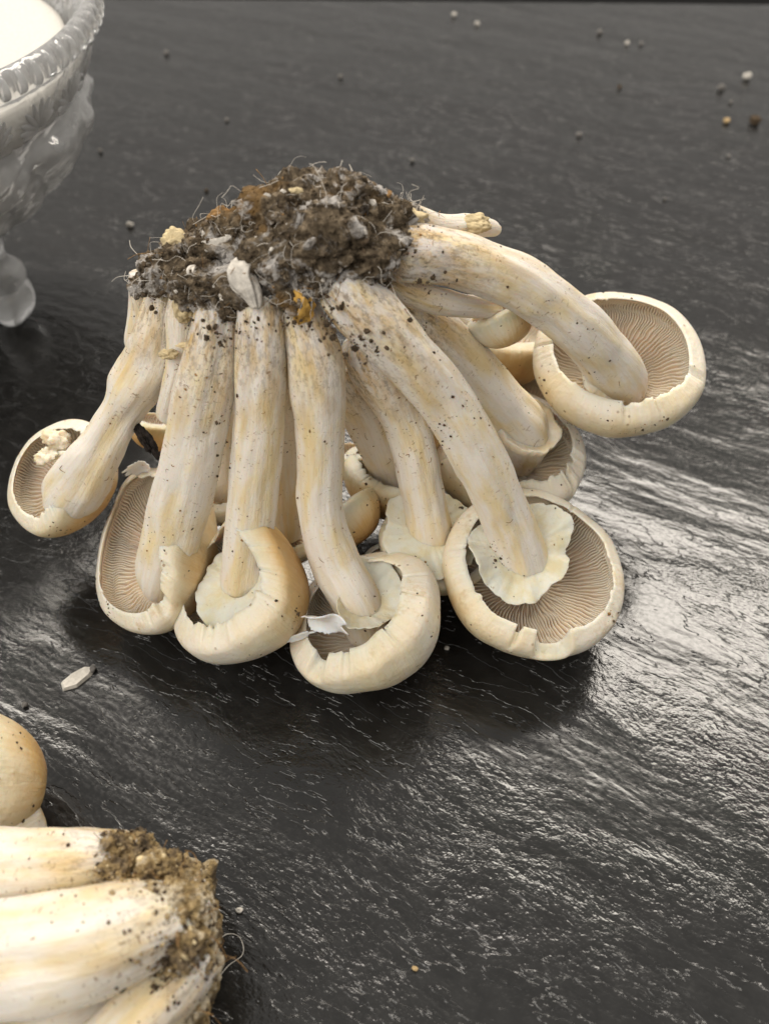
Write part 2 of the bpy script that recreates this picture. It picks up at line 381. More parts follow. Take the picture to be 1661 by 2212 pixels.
PROF = np.array([(0, -1.0), (.16, -.99), (.34, -.95), (.52, -.86), (.69, -.70), (.83, -.48), (.93, -.24), (.985, 0.0)])
def cap(c, axis, Rpx, root, H=.72, lip=.32, lipr=.80, bumps=(), notches=(), tan=(.9, 0, 0), seed=0, gills=100, ell=(1.0, 1.0), rag=.012, label=None, deep=.30, na=288, world=None, wav=.05, cracks=6):
    c3 = P(*c) if world is None else np.array(world, float)
    R = Rpx*cmpx(c3) if world is None else Rpx
    ax = cvec(axis)
    e1 = RGT-ax*np.dot(RGT, ax); e1 /= np.linalg.norm(e1); e2 = np.cross(ax, e1)
    outer = [(r, z*H) for r, z in PROF] + [(.995, lip*.36), (.965, lip*.66), (.5*(lipr+.93), lip*.88), (lipr, lip)]
    inner = [(lipr-.004, lip*.965), (.5*(lipr+.90), lip*.76), (.938, lip*.36), (.945, .0), (.90, -.06), (.72, -.16), (.5, -deep*.8), (.25, -deep), (.0, -deep)]
    O = crom(np.c_[np.array(outer), np.zeros(len(outer))], 34)[:, :2]
    I = crom(np.c_[np.array(inner), np.zeros(len(inner))], 22)[:, :2]
    kind = np.concatenate([np.linspace(0, 1, 34), 1+np.linspace(0.02, 1, 22)])
    Pf = np.vstack([O, I])
    cr = np.random.default_rng(seed+900); notches = list(notches)+[(cr.uniform(0, 360), cr.uniform(.7, 1.3), cr.uniform(.015, .055)) for _ in range(cracks)]
    def S(Pf, kd, phi):
        """surface points for profile rows (r,z) and angles phi (same shape arrays)"""
        r, z = Pf[..., 0].copy(), Pf[..., 1].copy()
        w = np.where(kd <= 1, sst(.30, .85, kd), sst(2.0, 1.35, kd))
        cp, sp = np.cos(phi), np.sin(phi)
        q = np.stack([cp*1.3+seed*5.3, sp*1.3, np.zeros_like(cp)+.5], -1)
        k = 1+wav*fbm(q, seed, 2)
        for (ph, wd, dr, dz) in bumps:
            d = (np.degrees(phi)-ph+180) % 360-180
            g = np.exp(-(d/wd)**2)
            r = r+w*dr*g; z = z+w*dz*g
        q2 = np.stack([cp*9+seed, sp*9, np.zeros_like(cp)], -1); q3 = np.stack([cp*26+seed, sp*26, np.zeros_like(cp)], -1)
        rim = sst(.88, 1.0, kd)*sst(1.2, 1.02, kd)
        tm = np.clip(.15+1.6*fbm(q*1.4, seed+11, 2), 0, 1)
        tear = tm*(rag*2.4*fbm(q2, seed+3, 3)+rag*.8*noise(q3, seed+4))
        z = z+rim*tear; r = r-rim*tear*1.2
        for (ph, wd, dp) in notches:
            d = (np.degrees(phi)-ph+180) % 360-180
            g = np.clip(1-(abs(d)/wd)**6, 0, 1)
            rim2 = sst(.70, 1.0, kd)*sst(1.3, 1.0, kd)
            z = z-g*dp*rim2; r = r+g*dp*.22*rim2
        lump = .012*fbm(np.stack([r*cp*2.2+seed, r*sp*2.2, z*2.2], -1), seed+8, 3)*sst(1.02, .9, kd)
        X, Y = r*k*cp*ell[0]*R, r*k*sp*ell[1]*R
        return c3+e1*X[..., None]+e2*Y[..., None]+ax*((z+lump)*R)[..., None]
    phi = np.linspace(0, 2*np.pi, na, endpoint=False)
    n = len(Pf)
    V = S(np.repeat(Pf[:, None], na, 1), np.repeat(kind[:, None], na, 1), np.repeat(phi[None], n, 0))
    rfr = np.repeat(Pf[:, :1], na, 1)
    kd = np.repeat(kind[:, None], na, 1)
    tanv = (1-sst(.0, tan[0] if tan[0] > .05 else .05, kd))*(.85 if tan[0] > .05 else 0)
    if tan[2] > 0:
        d = (np.degrees(phi)-tan[1]+180) % 360-180
        tanv = tanv+tan[2]*np.exp(-(d/55)**2)[None]*sst(1.03, .72, kd)*sst(-.1, .35, kd)
    tanv = np.where(kd > 1, -.1, tanv); ph_ = np.repeat(phi[None], n, 0)
    V = V.reshape(-1, 3); V[:, 2] = np.where(V[:, 2] < .25, -.01+.26*np.exp((np.minimum(V[:, 2], .25)-.25)/.45), V[:, 2])
    F = grid_faces(n, na)
    o = build('cap', V, F, M['cap'], root, True, dict(pol=np.stack([np.cos(ph_), np.sin(ph_), kd], -1).reshape(-1, 3), tan=tanv.reshape(-1), edge=np.clip(kd, 0, 1).reshape(-1)))
    SAMP.append((V, F[: 33*na], root.name, 1.0))
    if label: o['label'] = label
    if gills:
        nt = 24; ng = int(gills*1.4)
        tt = np.linspace(.22, 1, nt)                      # from near the stem out to the lip
        kI = 1+np.linspace(0.02, 1, 22); top = int(np.argmin(np.abs(I[:12, 1]-lip*.62)))
        Ip, kp = I[top:][::-1], kI[top:][::-1]            # from the stem outwards, then up the wall
        al = np.concatenate([[0], np.cumsum(np.linalg.norm(np.diff(Ip, axis=0), axis=1))])
        al0 = np.interp(.20, Ip[:12, 0], al[:12]); ss = np.linspace(al0, al[-1], nt)
        rr, zi, kg = (np.interp(ss, al, q_) for q_ in (Ip[:, 0], Ip[:, 1], kp))
        tr, tz = np.gradient(rr), np.gradient(zi); tl = np.hypot(tr, tz); nr_, nz_ = -tz/tl, tr/tl
        col = np.arange(ng*4); gi = col//4; off = np.array([0, .28, .62, .9])[col % 4]; hh = np.array([0, 1, 1, 0])[col % 4]
        ph = (gi+off)/ng*2*np.pi
        G = np.repeat(np.stack([rr, zi], -1)[:, None], ng*4, 1)
        PH = np.repeat(ph[None], nt, 0)
        gq = np.stack([np.repeat(tt[:, None]*7, ng*4, 1), np.cos(PH)*2.2, np.sin(PH)*2.2], -1)
        PH = PH+.045*fbm(gq, seed+21, 2)+.014*noise(gq*np.array([3., 3., 3.]), seed+30)
        start = np.array([0, .55, .25, .6])[gi % 4]+.1*rng.random(ng)[gi]
        hgt = hh[None]*(sst(0, .16, tt[:, None]-start[None]*.9)*sst(1.0, .86, tt)[:, None])
        hgt = hgt*(1+.25*noise(gq*4, seed+40))
        lift = .010+hgt*.06
        G = np.stack([G[..., 0]+nr_[:, None]*lift, G[..., 1]+nz_[:, None]*lift], -1)
        B = S(G, np.repeat(kg[:, None], ng*4, 1), PH)
        Vg = B.reshape(-1, 3)
        Vg[:, 2] = np.maximum(Vg[:, 2], .1)
        g = build('gills', Vg, grid_faces(nt, ng*4)[:, ::-1], M['gill'], o, False, dict(crest=hgt.reshape(-1)))
        g['kind'] = 'stuff'
    return o, c3, ax, R, e1, e2

def ring(c, axis, r0px, r1px, root, lift=.35, bumps=(), seed=0, th=.065, wav=.10, mat=None, name='ring', na=120, arc=None, drop=0.0):
    c3 = P(*c); k = cmpx(c3); r0, r1 = r0px*k, r1px*k
    ax = cvec(axis); e1 = RGT-ax*np.dot(RGT, ax); e1 /= np.linalg.norm(e1); e2 = np.cross(ax, e1)
    phi = np.linspace(0, 2*np.pi, na, endpoint=False)
    nr = 14; u = np.linspace(0, 1, nr)
    U = np.concatenate([u, [1.02], u[::-1]]); side = np.concatenate([np.full(nr, .5), [0], np.full(nr, -.5)])
    U2, PH = np.meshgrid(U, phi, indexing='ij'); SD = np.repeat(side[:, None], na, 1)
    q = np.stack([np.cos(PH)*1.6+seed*3, np.sin(PH)*1.6, U2*.8], -1)
    q2 = np.stack([np.cos(PH)*8+seed*3, np.sin(PH)*8, U2*.5], -1)
    r = r0+(r1-r0)*U2*(1+.22*fbm(q, seed, 2)*U2+.06*fbm(q2, seed+1, 2)*U2)
    z = lift*(r1-r0)*U2**1.4-drop*(r1-r0)*U2**3 + wav*(r1)*U2*fbm(q*1.3, seed+2, 2)+.035*r1*U2*fbm(q2, seed+6, 2)
    for (ph, wd, dr, dz) in bumps:
        d = (np.degrees(PH)-ph+180) % 360-180; g = np.exp(-(d/wd)**2)*U2
        r = r+dr*r1*g; z = z+dz*r1*g
    z = z+SD*th*(1.2-.5*U2)
    V = c3+e1*(r*np.cos(PH))[..., None]+e2*(r*np.sin(PH))[..., None]+ax*z[..., None]
    V = V.reshape(-1, 3)
    F = grid_faces(len(U), na)[:, ::-1]
    o = build(name, V, F, mat or M['veil'], root)
    SAMP.append((V, F, root.name, .9))
    return o

def lump(c, r, root, name, mat, seed=0, amp=.3, freq=1.2, sub=4, fine=0.0, sc=(1, 1, 1), world=False, label=None, ff=5.0):
    c3 = np.array(c, float) if world else P(*c)
    V, F = ico(sub)
    d = 1+amp*fbm(V*freq+seed*2.7, seed, 3)
    if fine: d = d+fine*fbm(V*ff+seed, seed+4, 3)
    W = V*d[:, None]*r*np.array(sc)
    o = build(name, W+c3, F, mat, root)
    if label: o['label'] = label
    return W+c3, F, o
def shard(c3, r, sub=1, sc=None):
    V, F = ico(sub)
    sc = sc if sc is not None else rng.uniform(.55, 1.3, 3)
    W = (V*(1+rng.uniform(-.28, .28, (len(V), 1)))*sc)@rotm().T
    return W*r+c3, F
def strand(pts, r, n=14, m=5):
    D = crom(pts, n); T, A, B = frame_along(D)
    th = np.linspace(0, 2*np.pi, m, endpoint=False)
    V = D[:, None]+(A[:, None]*np.cos(th)[None, :, None]+B[:, None]*np.sin(th)[None, :, None])*r
    return V.reshape(-1, 3), grid_faces(n, m)
def specks(root, count, rmin, rmax, name='soil_specks', mat=None, toward=.05, clump=.5, sub=1):
    parts = []
    src = [s for s in SAMP if s[2] == root.name]
    cen = [s[0][s[1]].mean(1) for s in src]; nor = []; W = []
    for s in src:
        v = s[0][s[1]]; nn = np.cross(v[:, 2]-v[:, 0], v[:, 3]-v[:, 1]); a = np.linalg.norm(nn, axis=1)+1e-12
        nor.append(nn/a[:, None]); W.append(a*s[3])
    cen = np.vstack(cen); nor = np.vstack(nor); W = np.concatenate(W)
    W = W*(0.06+np.clip(fbm(cen*.9, 77, 3), 0, 1)**2*5)
    W = W*(np.abs(nor@TOW) > toward); W /= W.sum()
    for i in rng.choice(len(cen), count, p=W):
        r = rmin*(rmax/rmin)**(rng.random()**2.2)
        sgn = 1.0
        parts.append(shard(cen[i]+rng.normal(0, .01, 3), r, sub, rng.uniform(.25, 1.5, 3)))
    V, F = join(parts)
    V[:, 2] = np.maximum(V[:, 2], .01)
    o = build(name, V, F, mat or M['speck'], root, False); o['kind'] = 'stuff'
    return o

# ---------------------------------------------------------------- the upturned cluster
cl = empty('mushroom_cluster', P(760, 1250, 0))
props(cl, 'large upturned bunch of cream mushrooms standing on its caps, soil-caked base on top', 'mushrooms')

# stems: (px, py, height cm, width px) read in the photograph, from the soiled base to the cap
stem([(352, 600, 9.6, 60), (345, 690, 9.0, 80), (325, 780, 7.9, 118), (262, 890, 6.5, 92), (205, 985, 5.2, 104), (160, 1055, 3.9, 132), (146, 1095, 2.9, 80)], cl, 1, .11)
stem([(310, 590, 9.6, 50), (303, 660, 8.6, 54), (297, 735, 7.6, 46), (292, 762, 7.2, 26)], cl, 2, .14, label='short pale stub at the soiled base')
stem([(395, 620, 10.0, 60), (398, 700, 9.4, 70), (390, 800, 8.2, 62), (368, 880, 7.0, 56), (360, 905, 6.6, 46)], cl, 3, .13, label='thin crumpled stub between two longer stems')
stem([(468, 660, 10.3, 84), (462, 730, 9.7, 104), (440, 850, 8.3, 128), (412, 1000, 6.2, 130), (380, 1130, 4.2, 128), (352, 1236, 2.7, 116), (350, 1262, 1.9, 80)], cl, 4, .05)
stem([(560, 630, 10.8, 96), (562, 700, 10.2, 108), (562, 800, 9.0, 113), (552, 1000, 6.4, 110), (540, 1150, 4.4, 104), (528, 1262, 2.9, 100), (530, 1330, 1.6, 80)], cl, 5, .045)
stem([(632, 610, 10.9, 70), (655, 690, 10.2, 96), (685, 790, 9.1, 122), (692, 950, 7.0, 110), (692, 1090, 5.1, 103), (722, 1210, 3.6, 108), (772, 1300, 2.7, 108), (800, 1385, 1.2, 84)], cl, 6, .05)
stem([(715, 600, 11.2, 110), (775, 660, 10.7, 130), (870, 755, 9.6, 130), (965, 870, 8.0, 118), (1045, 1010, 6.0, 112), (1095, 1120, 4.3, 108), (1128, 1210, 2.95, 102), (1148, 1285, 1.6, 84)], cl, 7, .045)
stem([(835, 545, 11.4, 118), (900, 548, 11.2, 126), (1000, 566, 10.8, 122), (1120, 612, 10.0, 124), (1225, 690, 8.8, 118), (1300, 765, 7.2, 116), (1338, 812, 6.1, 108), (1348, 850, 4.8, 90)], cl, 8, .045)
stem([(835, 605, 10.6, 44), (880, 630, 10.2, 56), (950, 652, 9.7, 60), (1030, 662, 9.1, 52), (1075, 664, 8.7, 46)], cl, 9, .06)
stem([(850, 640, 9.6, 80), (930, 710, 8.4, 104), (1010, 790, 7.0, 112), (1080, 875, 5.5, 110), (1128, 938, 4.2, 112), (1110, 1000, 2.0, 90)], cl, 10, .045)
stem([(765, 730, 9.2, 96), (810, 800, 8.2, 108), (865, 880, 6.9, 104), (898, 980, 5.6, 92), (917, 1080, 4.1, 92), (928, 1150, 3.0, 94), (940, 1200, 1.8, 80)], cl, 11, .06)
stem([(720, 790, 7.6, 80), (775, 870, 6.2, 100), (820, 960, 4.4, 100), (850, 1050, 2.2, 90)], cl, 12, .05)
stem([(612, 760, 8.2, 60), (620, 900, 6.4, 62), (622, 1050, 4.2, 62), (622, 1165, 2.2, 60)], cl, 13, .05)
stem([(470, 760, 7.6, 60), (480, 900, 5.8, 64), (482, 1075, 2.6, 60)], cl, 16, .05)
stem([(815, 455, 11.6, 60), (880, 470, 11.2, 62), (950, 490, 10.7, 58), (1010, 487, 10.3, 52), (1060, 492, 9.9, 36), (1076, 498, 9.7, 20)], cl, 14, .08, label='broken stem at the back of the soiled base')
stem([(800, 640, 9.0, 90), (900, 660, 7.6, 90), (1010, 690, 6.0, 84), (1090, 720, 4.9, 80)], cl, 15, .05)

# caps (opening faces up): centre of the rim plane, axis in camera terms, radius px
cap((140, 1037, 3.6), (-.36, .36, .86), 133, cl, H=.66, lip=.34, lipr=.76, seed=1, tan=(.95, 300, .35), bumps=((318, 34, -.16, .26),), gills=84)
cap((345, 1195, 2.5), (-.50, .36, .79), 172, cl, H=.60, lip=.28, lipr=.81, seed=2, tan=(.9, 330, .3), bumps=((345, 36, -.16, .34), (110, 26, .10, .10)), notches=((300, 7, .10), (325, 5, .05)), gills=112, rag=.02, ell=(.94, 1.08))
cap((532, 1282, 2.6), (-.46, .56, .69), 165, cl, H=.66, lip=.46, lipr=.68, seed=3, tan=(.55, 5, .85), bumps=((25, 38, -.16, .50), (80, 26, -.1, .25), (215, 30, .02, -.06)), notches=((262, 14, .07), (160, 5, .08)), gills=104, rag=.013)
cap((802, 1350, 2.15), (-.36, .64, .68), 174, cl, H=.62, lip=.46, lipr=.68, seed=4, tan=(.5, 270, .2), bumps=((350, 40, -.05, .16), (225, 30, .06, -.06), (295, 13, -.10, -.03)), notches=((232, 8, .14), (258, 4, .05)), gills=104, rag=.016, ell=(1.0, .94))
cap((1148, 1240, 2.45), (.14, .46, .875), 195, cl, H=.64, lip=.33, lipr=.80, seed=5, tan=(.65, 205, .4), bumps=((15, 65, .06, -.13), (262, 22, -.02, .03)), notches=((250, 2.2, .13), (276, 13, .22), (328, 6, .04)), gills=132, rag=.012)
cap((1328, 792, 5.6), (-.10, .44, .89), 179, cl, H=.60, lip=.37, lipr=.77, seed=6, tan=(.5, 250, .3), bumps=((250, 55, -.03, .04), (75, 35, .03, -.06), (350, 40, .03, -.08)), notches=((338, 5, .05), (276, 10, .05)), gills=120, rag=.016)
cap((1080, 684, 8.3), (-.42, .86, .28), 77, cl, H=.85, lip=.24, lipr=.80, seed=7, tan=(.7, 320, .45), gills=60, rag=.03)
cap((1090, 984, 2.8), (.12, .58, .80), 170, cl, H=.64, lip=.40, lipr=.76, seed=8, tan=(.7, 230, .3), notches=((318, 3, .14), (338, 12, .08)), gills=104, bumps=((300, 50, 0, .06),), rag=.014)
cap((938, 1178, 2.5), (.22, .62, .75), 124, cl, H=.75, lip=.18, lipr=.84, seed=9, tan=(.8, 300, .3), gills=70)
cap((1085, 735, 4.4), (.10, .86, .50), 125, cl, H=.75, lip=.26, lipr=.80, seed=10, tan=(1.0, 270, .55), gills=70)
cap((1140, 872, 2.9), (.10, .62, .78), 105, cl, H=.7, lip=.25, lipr=.8, seed=11, tan=(.8, 270, .2), gills=70)
cap((850, 1030, 2.6), (.30, .80, .52), 112, cl, H=.8, lip=.26, lipr=.8, seed=12, tan=(1.0, 260, .4), gills=60)
cap((748, 1112, 3.0), (-.62, .78, -.05), 80, cl, H=.85, lip=.25, lipr=.72, seed=13, tan=(.8, 330, .4), gills=50)
cap((832, 1228, 1.8), (-.1, .45, .88), 58, cl, H=.8, lip=.25, lipr=.75, seed=14, tan=(.3, 0, 0), gills=44)
cap((620, 1140, 2.5), (.0, .6, .8), 92, cl, H=.8, lip=.25, lipr=.75, seed=15, tan=(.6, 0, 0), gills=44)
cap((340, 920, 4.4), (.15, .92, .3), 66, cl, H=.8, lip=.25, lipr=.75, seed=16, tan=(1.0, 270, .5), gills=44)
cap((482, 1062, 2.7), (-.1, .70, .65), 84, cl, H=.8, lip=.25, lipr=.75, seed=17, tan=(.3, 0, 0), gills=44)
cap((905, 925, 4.2), (.2, .92, .2), 62, cl, H=.85, lip=.25, lipr=.75, seed=18, tan=(1.0, 300, .6), gills=40)
cap((755, 985, 2.8), (.0, .9, .3), 66, cl, H=.8, lip=.25, lipr=.75, seed=19, tan=(1.0, 0, 0), gills=40)

# rings, the remains of the veil round the stems
ring((1122, 1190, 3.2), (.16, .46, .87), 36, 112, cl, lift=.10, bumps=((25, 34, .0, .34), (262, 30, .10, -.12), (180, 40, .0, .16)), seed=1, wav=.13, th=.06)
ring((775, 1295, 2.9), (.30, .62, .72), 36, 100, cl, lift=.35, bumps=((50, 50, .05, .12), (300, 30, -.1, .05), (190, 55, -.5, 0)), seed=2, wav=.05)
ring((520, 1262, 3.2), (-.35, .5, .8), 34, 96, cl, lift=.05, bumps=((200, 60, .05, .05), (262, 40, .05, -.12), (20, 60, -.3, .3)), seed=3, wav=.05)
ring((1120, 930, 4.5), (.45, .50, .74), 40, 78, cl, lift=.5, bumps=((50, 60, .1, .1),), seed=4, th=.34, wav=.05)
ring((930, 1150, 3.15), (.15, .55, .82), 34, 108, cl, lift=.04, seed=5, wav=.02)
ring((1328, 800, 6.3), (.30, -.10, .92), 40, 74, cl, lift=-.1, bumps=((235, 45, .08, 0), (60, 60, -.1, 0)), seed=6, th=.24, wav=.05)
# torn veil left in the caps
lump((122, 950, 4.5), .34, cl, 'veil_remnant', M['veil'], 3, .5, 1.4, 4, .14, (1, .8, .9), label='crumpled torn veil on the small side cap')
lump((98, 985, 4.3), .30, cl, 'veil_remnant', M['veil'], 5, .5, 1.6, 4, .14, (1.1, .8, .8), label='crumpled torn veil on the small side cap')
lump((150, 985, 4.2), .30, cl, 'veil_remnant', M['veil'], 6, .5, 1.6, 4, .14, (1.4, .6, .6), label='crumpled torn veil on the small side cap')

def sheet(c, e1, e2, w, h, root, name, mat, seed=0, amp=.25, th=.05, nn=30, rag=.25, label=None):
    """a torn thin scrap: an irregular curled sheet with real thickness"""
    c3 = P(*c); a = cvec(e1); b = cvec(e2); b = b-a*np.dot(a, b); b /= np.linalg.norm(b); nrm = np.cross(a, b)
    m = 72; rr = np.linspace(0, 1, 12); ph = np.linspace(0, 2*np.pi, m, endpoint=False)
    rad = 1+rag*fbm(np.stack([np.cos(ph)*1.7+seed, np.sin(ph)*1.7, ph*0], -1), seed, 2)+.12*fbm(np.stack([np.cos(ph)*6+seed, np.sin(ph)*6, ph*0], -1), seed+1, 2)
    rows = list(rr)+list(rr[::-1]); sd = [1]*12+[-1]*12
    V = []
    for r, s_ in zip(rows, sd):
        x, y = np.cos(ph)*rad*r*w, np.sin(ph)*rad*r*h
        z = amp*fbm(np.stack([x*1.6+seed, y*1.6, x*0], -1), seed+2, 2)+amp*.8*(x/w)**2
        V.append(c3+a*x[:, None]+b*y[:, None]+nrm*(z+s_*th*.5*(1.0 if r < .99 else .3))[:, None])
    V = np.vstack(V)
    o = build(name, V, grid_faces(24, m)[:, ::-1], mat, root)
    if label: o['label'] = label
    return o
sheet((705, 1345, 3.3), (1, .05, .1), (0, .8, .6), .62, .48, cl, 'veil_remnant', M['scrap'], 4, .28, .07, label='bluish white torn scrap of veil between two front caps')
sheet((640, 1375, 2.6), (1, .35, .1), (-.2, .7, .7), .42, .12, cl, 'veil_remnant', M['scrap'], 8, .1, .06)
sheet((302, 1008, 3.9), (.9, .2, .2), (0, .9, .5), .42, .22, cl, 'veil_remnant', M['scrap'], 9, .25, .06)

# soil clod on the joined base
soilV = []
clods = [((650, 435, 12.4), .88), ((735, 452, 12.4), .90), ((812, 480, 12.0), .85), ((600, 472, 12.2), .88), ((700, 512, 12.2), 1.06), ((785, 545, 11.7), .90),
         ((530, 508, 11.5), .86), ((615, 560, 11.7), .95), ((475, 535, 11.0), .84), ((400, 558, 10.7), .72), ((352, 592, 10.1), .62), ((440, 620, 10.7), .74), ((535, 615, 11.0), .70),
         ((685, 590, 11.4), .66), ((325, 612, 9.6), .46), ((755, 596, 11.3), .62), ((480, 670, 10.3), .48), ((858, 530, 11.5), .54), ((880, 480, 11.5), .45), ((800, 610, 11.0), .45), ((640, 640, 11.0), .42)]
cv, cf = [], []
root_soil = None
parts = []
for i, (c, r) in enumerate(clods):
    V, F = ico(5)
    d = 1+.22*fbm(V*1.5+i*2.7, i, 3)+.16*fbm(V*4.2+i, i+40, 3)-.10*sst(.35, .75, noise(V*8+i, i+90))+.055*noise(V*19+i, i+60)
    W = V*d[:, None]*r*np.array([1.05, 1.0, .85])+P(*c)
    parts.append((W, F)); soilV.append((W, F))
V, F = join(parts)
soil = build('soil_clod', V, F, M['soil'], cl); soil['label'] = 'dark soil clod with white mould threads'
# crumbs of soil caught in the clod
allc = np.vstack([W[F].mean(1) for W, F in soilV]); alln = np.vstack([np.cross(W[F][:, 1]-W[F][:, 0], W[F][:, 2]-W[F][:, 0]) for W, F in soilV])
alln /= np.linalg.norm(alln, axis=1)[:, None]+1e-12
vis = np.where((alln@TOW > -.1) | (alln[:, 2] > .1))[0]
def scatter(idx, cnt, rmin, rmax, mat, name, sub=1, pw=2.0):
    pr = []
    for i in rng.choice(idx, cnt): pr.append(shard(allc[i], rmin*(rmax/rmin)**(rng.random()**pw), sub))
    V, F = join(pr); o = build(name, V, F, mat, soil, False); o['kind'] = 'stuff'; return o
scatter(vis, 1200, .03, .17, M['soil'], 'soil_crumbs', 2)
scatter(vis, 7000, .012, .06, M['soil'], 'soil_grit', 1, 1.0)
scatter(vis, 600, .03, .13, M['speck'], 'dark_crumbs', 1)
scatter(vis, 120, .03, .10, M['myc'], 'mould_flecks', 1)
scatter(vis, 60, .03, .11, M['brown'], 'bark_flecks', 1)
# white mould patches and threads
def patch(pts, seed):
    o = stem(pts, cl, seed, .40, n=60, m=40, ridge=.22, mat=M['myc']); o.name = 'mould_patch'; o.data.name = 'mould_patch'
patch([(552, 560, 11.8, 26), (532, 592, 11.6, 58), (545, 630, 11.3, 48), (556, 668, 10.95, 22)], 61)
patch([(545, 630, 11.2, 40), (505, 640, 11.0, 34), (474, 642, 10.8, 10)], 62)
patch([(500, 512, 11.8, 16), (460, 526, 11.4, 46), (425, 532, 11.05, 32), (408, 542, 10.9, 12)], 63)
patch([(425, 575, 11.2, 10), (415, 592, 11.1, 34), (425, 612, 10.9, 10)], 67)
pr = []
for i in rng.choice(vis, 420):
    p = allc[i]; d = rng.normal(0, 1, 3); d /= np.linalg.norm(d); L = rng.uniform(.3, .9)
    nn = alln[i]; d = d-nn*np.dot(d, nn)
    pr.append(strand([p+nn*.02, p+d*L*.4+nn*.10+rng.normal(0, .06, 3), p+d*L*.8+nn*.06+rng.normal(0, .06, 3), p+d*L*1.2-nn*.02], rng.uniform(.003, .008), 10, 4))
V, F = join(pr); o = build('mould_threads', V, F, M['myc'], soil); o['kind'] = 'stuff'
pr = []
for i in rng.choice(vis, 60):
    p = allc[i]; d = rng.normal(0, 1, 3); d /= np.linalg.norm(d); L = rng.uniform(.3, .8); nn = alln[i]
    pr.append(strand([p-nn*.05, p+d*L*.5+nn*.12+rng.normal(0, .05, 3), p+d*L+nn*.14], rng.uniform(.004, .010), 8, 4))
V, F = join(pr); o = build('root_fibres', V, F, M['brown'], soil); o['kind'] = 'stuff'
# dry husks and torn bits on the base
for k, (c, r, sc, mt) in enumerate([((385, 520, 11.2), .42, (1, .6, .8), 'straw'), ((480, 472, 11.9), .34, (1, .7, .8), 'brown'), ((396, 660, 10.2), .50, (.6, .6, 1.0), 'straw'), ((365, 765, 9.0), .26, (1, .5, .6), 'straw'),
                                    ((405, 745, 9.3), .24, (1.2, .4, .4), 'straw'), ((652, 662, 10.9), .42, (.7, .5, 1.1), 'orange'), ((870, 470, 11.9), .45, (1.4, .7, .5), 'straw'), ((1020, 484, 10.5), .45, (1.3, .7, .55), 'straw'), ((640, 412, 13.4), .12, (1.3, .7, .5), 'straw')]):
    lump(c, r*.92, cl, 'dry_husk', M[mt], 50+k, .32, 1.7, 5, .10, sc, ff=3.5)
specks(cl, 2800, .009, .050)
specks(cl, 800, .010, .045, 'bark_specks', M['brown'])
# crumb-covered shoulders of the stems
pr = []
for (px, py, z) in [(500, 715, 10.6), (560, 680, 10.9), (640, 690, 11.0), (700, 700, 10.9), (790, 755, 10.7), (730, 720, 11.0), (860, 540, 12.2), (935, 600, 11.3), (850, 680, 10.9), (440, 690, 10.6), (730, 660, 11.4), (350, 640, 10.2)]:
    for k in range(34):
        pr.append(shard(P(px+rng.normal(0, 24), py+rng.normal(0, 20), z-.25+rng.uniform(-.14, .05)), .012*7**rng.random(), 1, rng.uniform(.4, 1.5, 3)))
V, F = join(pr); o = build('soil_crumbs', V, F, M['speck'], cl, False); o['kind'] = 'stuff'

# brown fibrils curling off the stems
src = [q for q in SAMP if q[2] == cl.name and q[3] == .8]
pr = []
for i in range(230):
    V0, F0, _, _ = src[rng.integers(len(src))]; f = V0[F0[rng.integers(len(F0))]]
    nn = np.cross(f[1]-f[0], f[3]-f[0]); nn /= np.linalg.norm(nn)+1e-9
    if nn@TOW < .1: continue
    d = rng.normal(0, 1, 3); d -= nn*np.dot(d, nn); d /= np.linalg.norm(d); e = np.cross(nn, d); L = rng.uniform(.08, .26); p = f.mean(0); b = rng.normal(0, .35)
    pr.append(strand([p-nn*.01, p+d*L*.5+e*L*b+nn*.015, p+d*L+nn*.005-e*L*b*.3], rng.uniform(.004, .010), 8, 4))
V, F = join(pr); o = build('stem_fibrils', V, F, M['brown'], cl); o['kind'] = 'stuff'

# ---------------------------------------------------------------- the cluster lying on its side
c2 = empty('mushroom_cluster', P(150, 2080, 0))
props(c2, 'bunch of thick cream mushrooms lying on its side, brown soiled root end cut off', 'mushrooms')
stem([(290, 1852, 2.9, 100), (200, 1862, 3.4, 140), (80, 1868, 3.4, 150), (-90, 1872, 3.0, 156), (-260, 1880, 2.6, 150)], c2, 31, .05)
stem([(430, 1975, 2.9, 110), (340, 1990, 3.7, 176), (200, 2040, 4.0, 232), (60, 2062, 3.8, 240), (-120, 2090, 3.4, 230), (-300, 2120, 3.0, 220)], c2, 32, .05)
stem([(440, 2050, 2.8, 110), (380, 2120, 2.8, 140), (300, 2200, 2.8, 150), (180, 2330, 2.6, 150), (60, 2470, 2.4, 150)], c2, 33, .05)
stem([(330, 2085, 1.6, 110), (200, 2190, 1.6, 160), (60, 2250, 1.6, 180), (-160, 2330, 1.6, 180)], c2, 34, .05)
stem([(250, 1920, 1.7, 110), (120, 1950, 1.7, 150), (-100, 1980, 1.7, 160)], c2, 35, .05)
cap((-60, 1690, 2.2), (-.7, .2, .6), 158, c2, H=.95, lip=.2, lipr=.8, seed=21, tan=(.9, 40, .3), gills=60)
cap((10, 1795, 1.2), (-.8, -.3, .5), 105, c2, H=.8, lip=.2, lipr=.8, seed=22, tan=(.4, 0, 0), gills=50)
parts = []; soilV = []
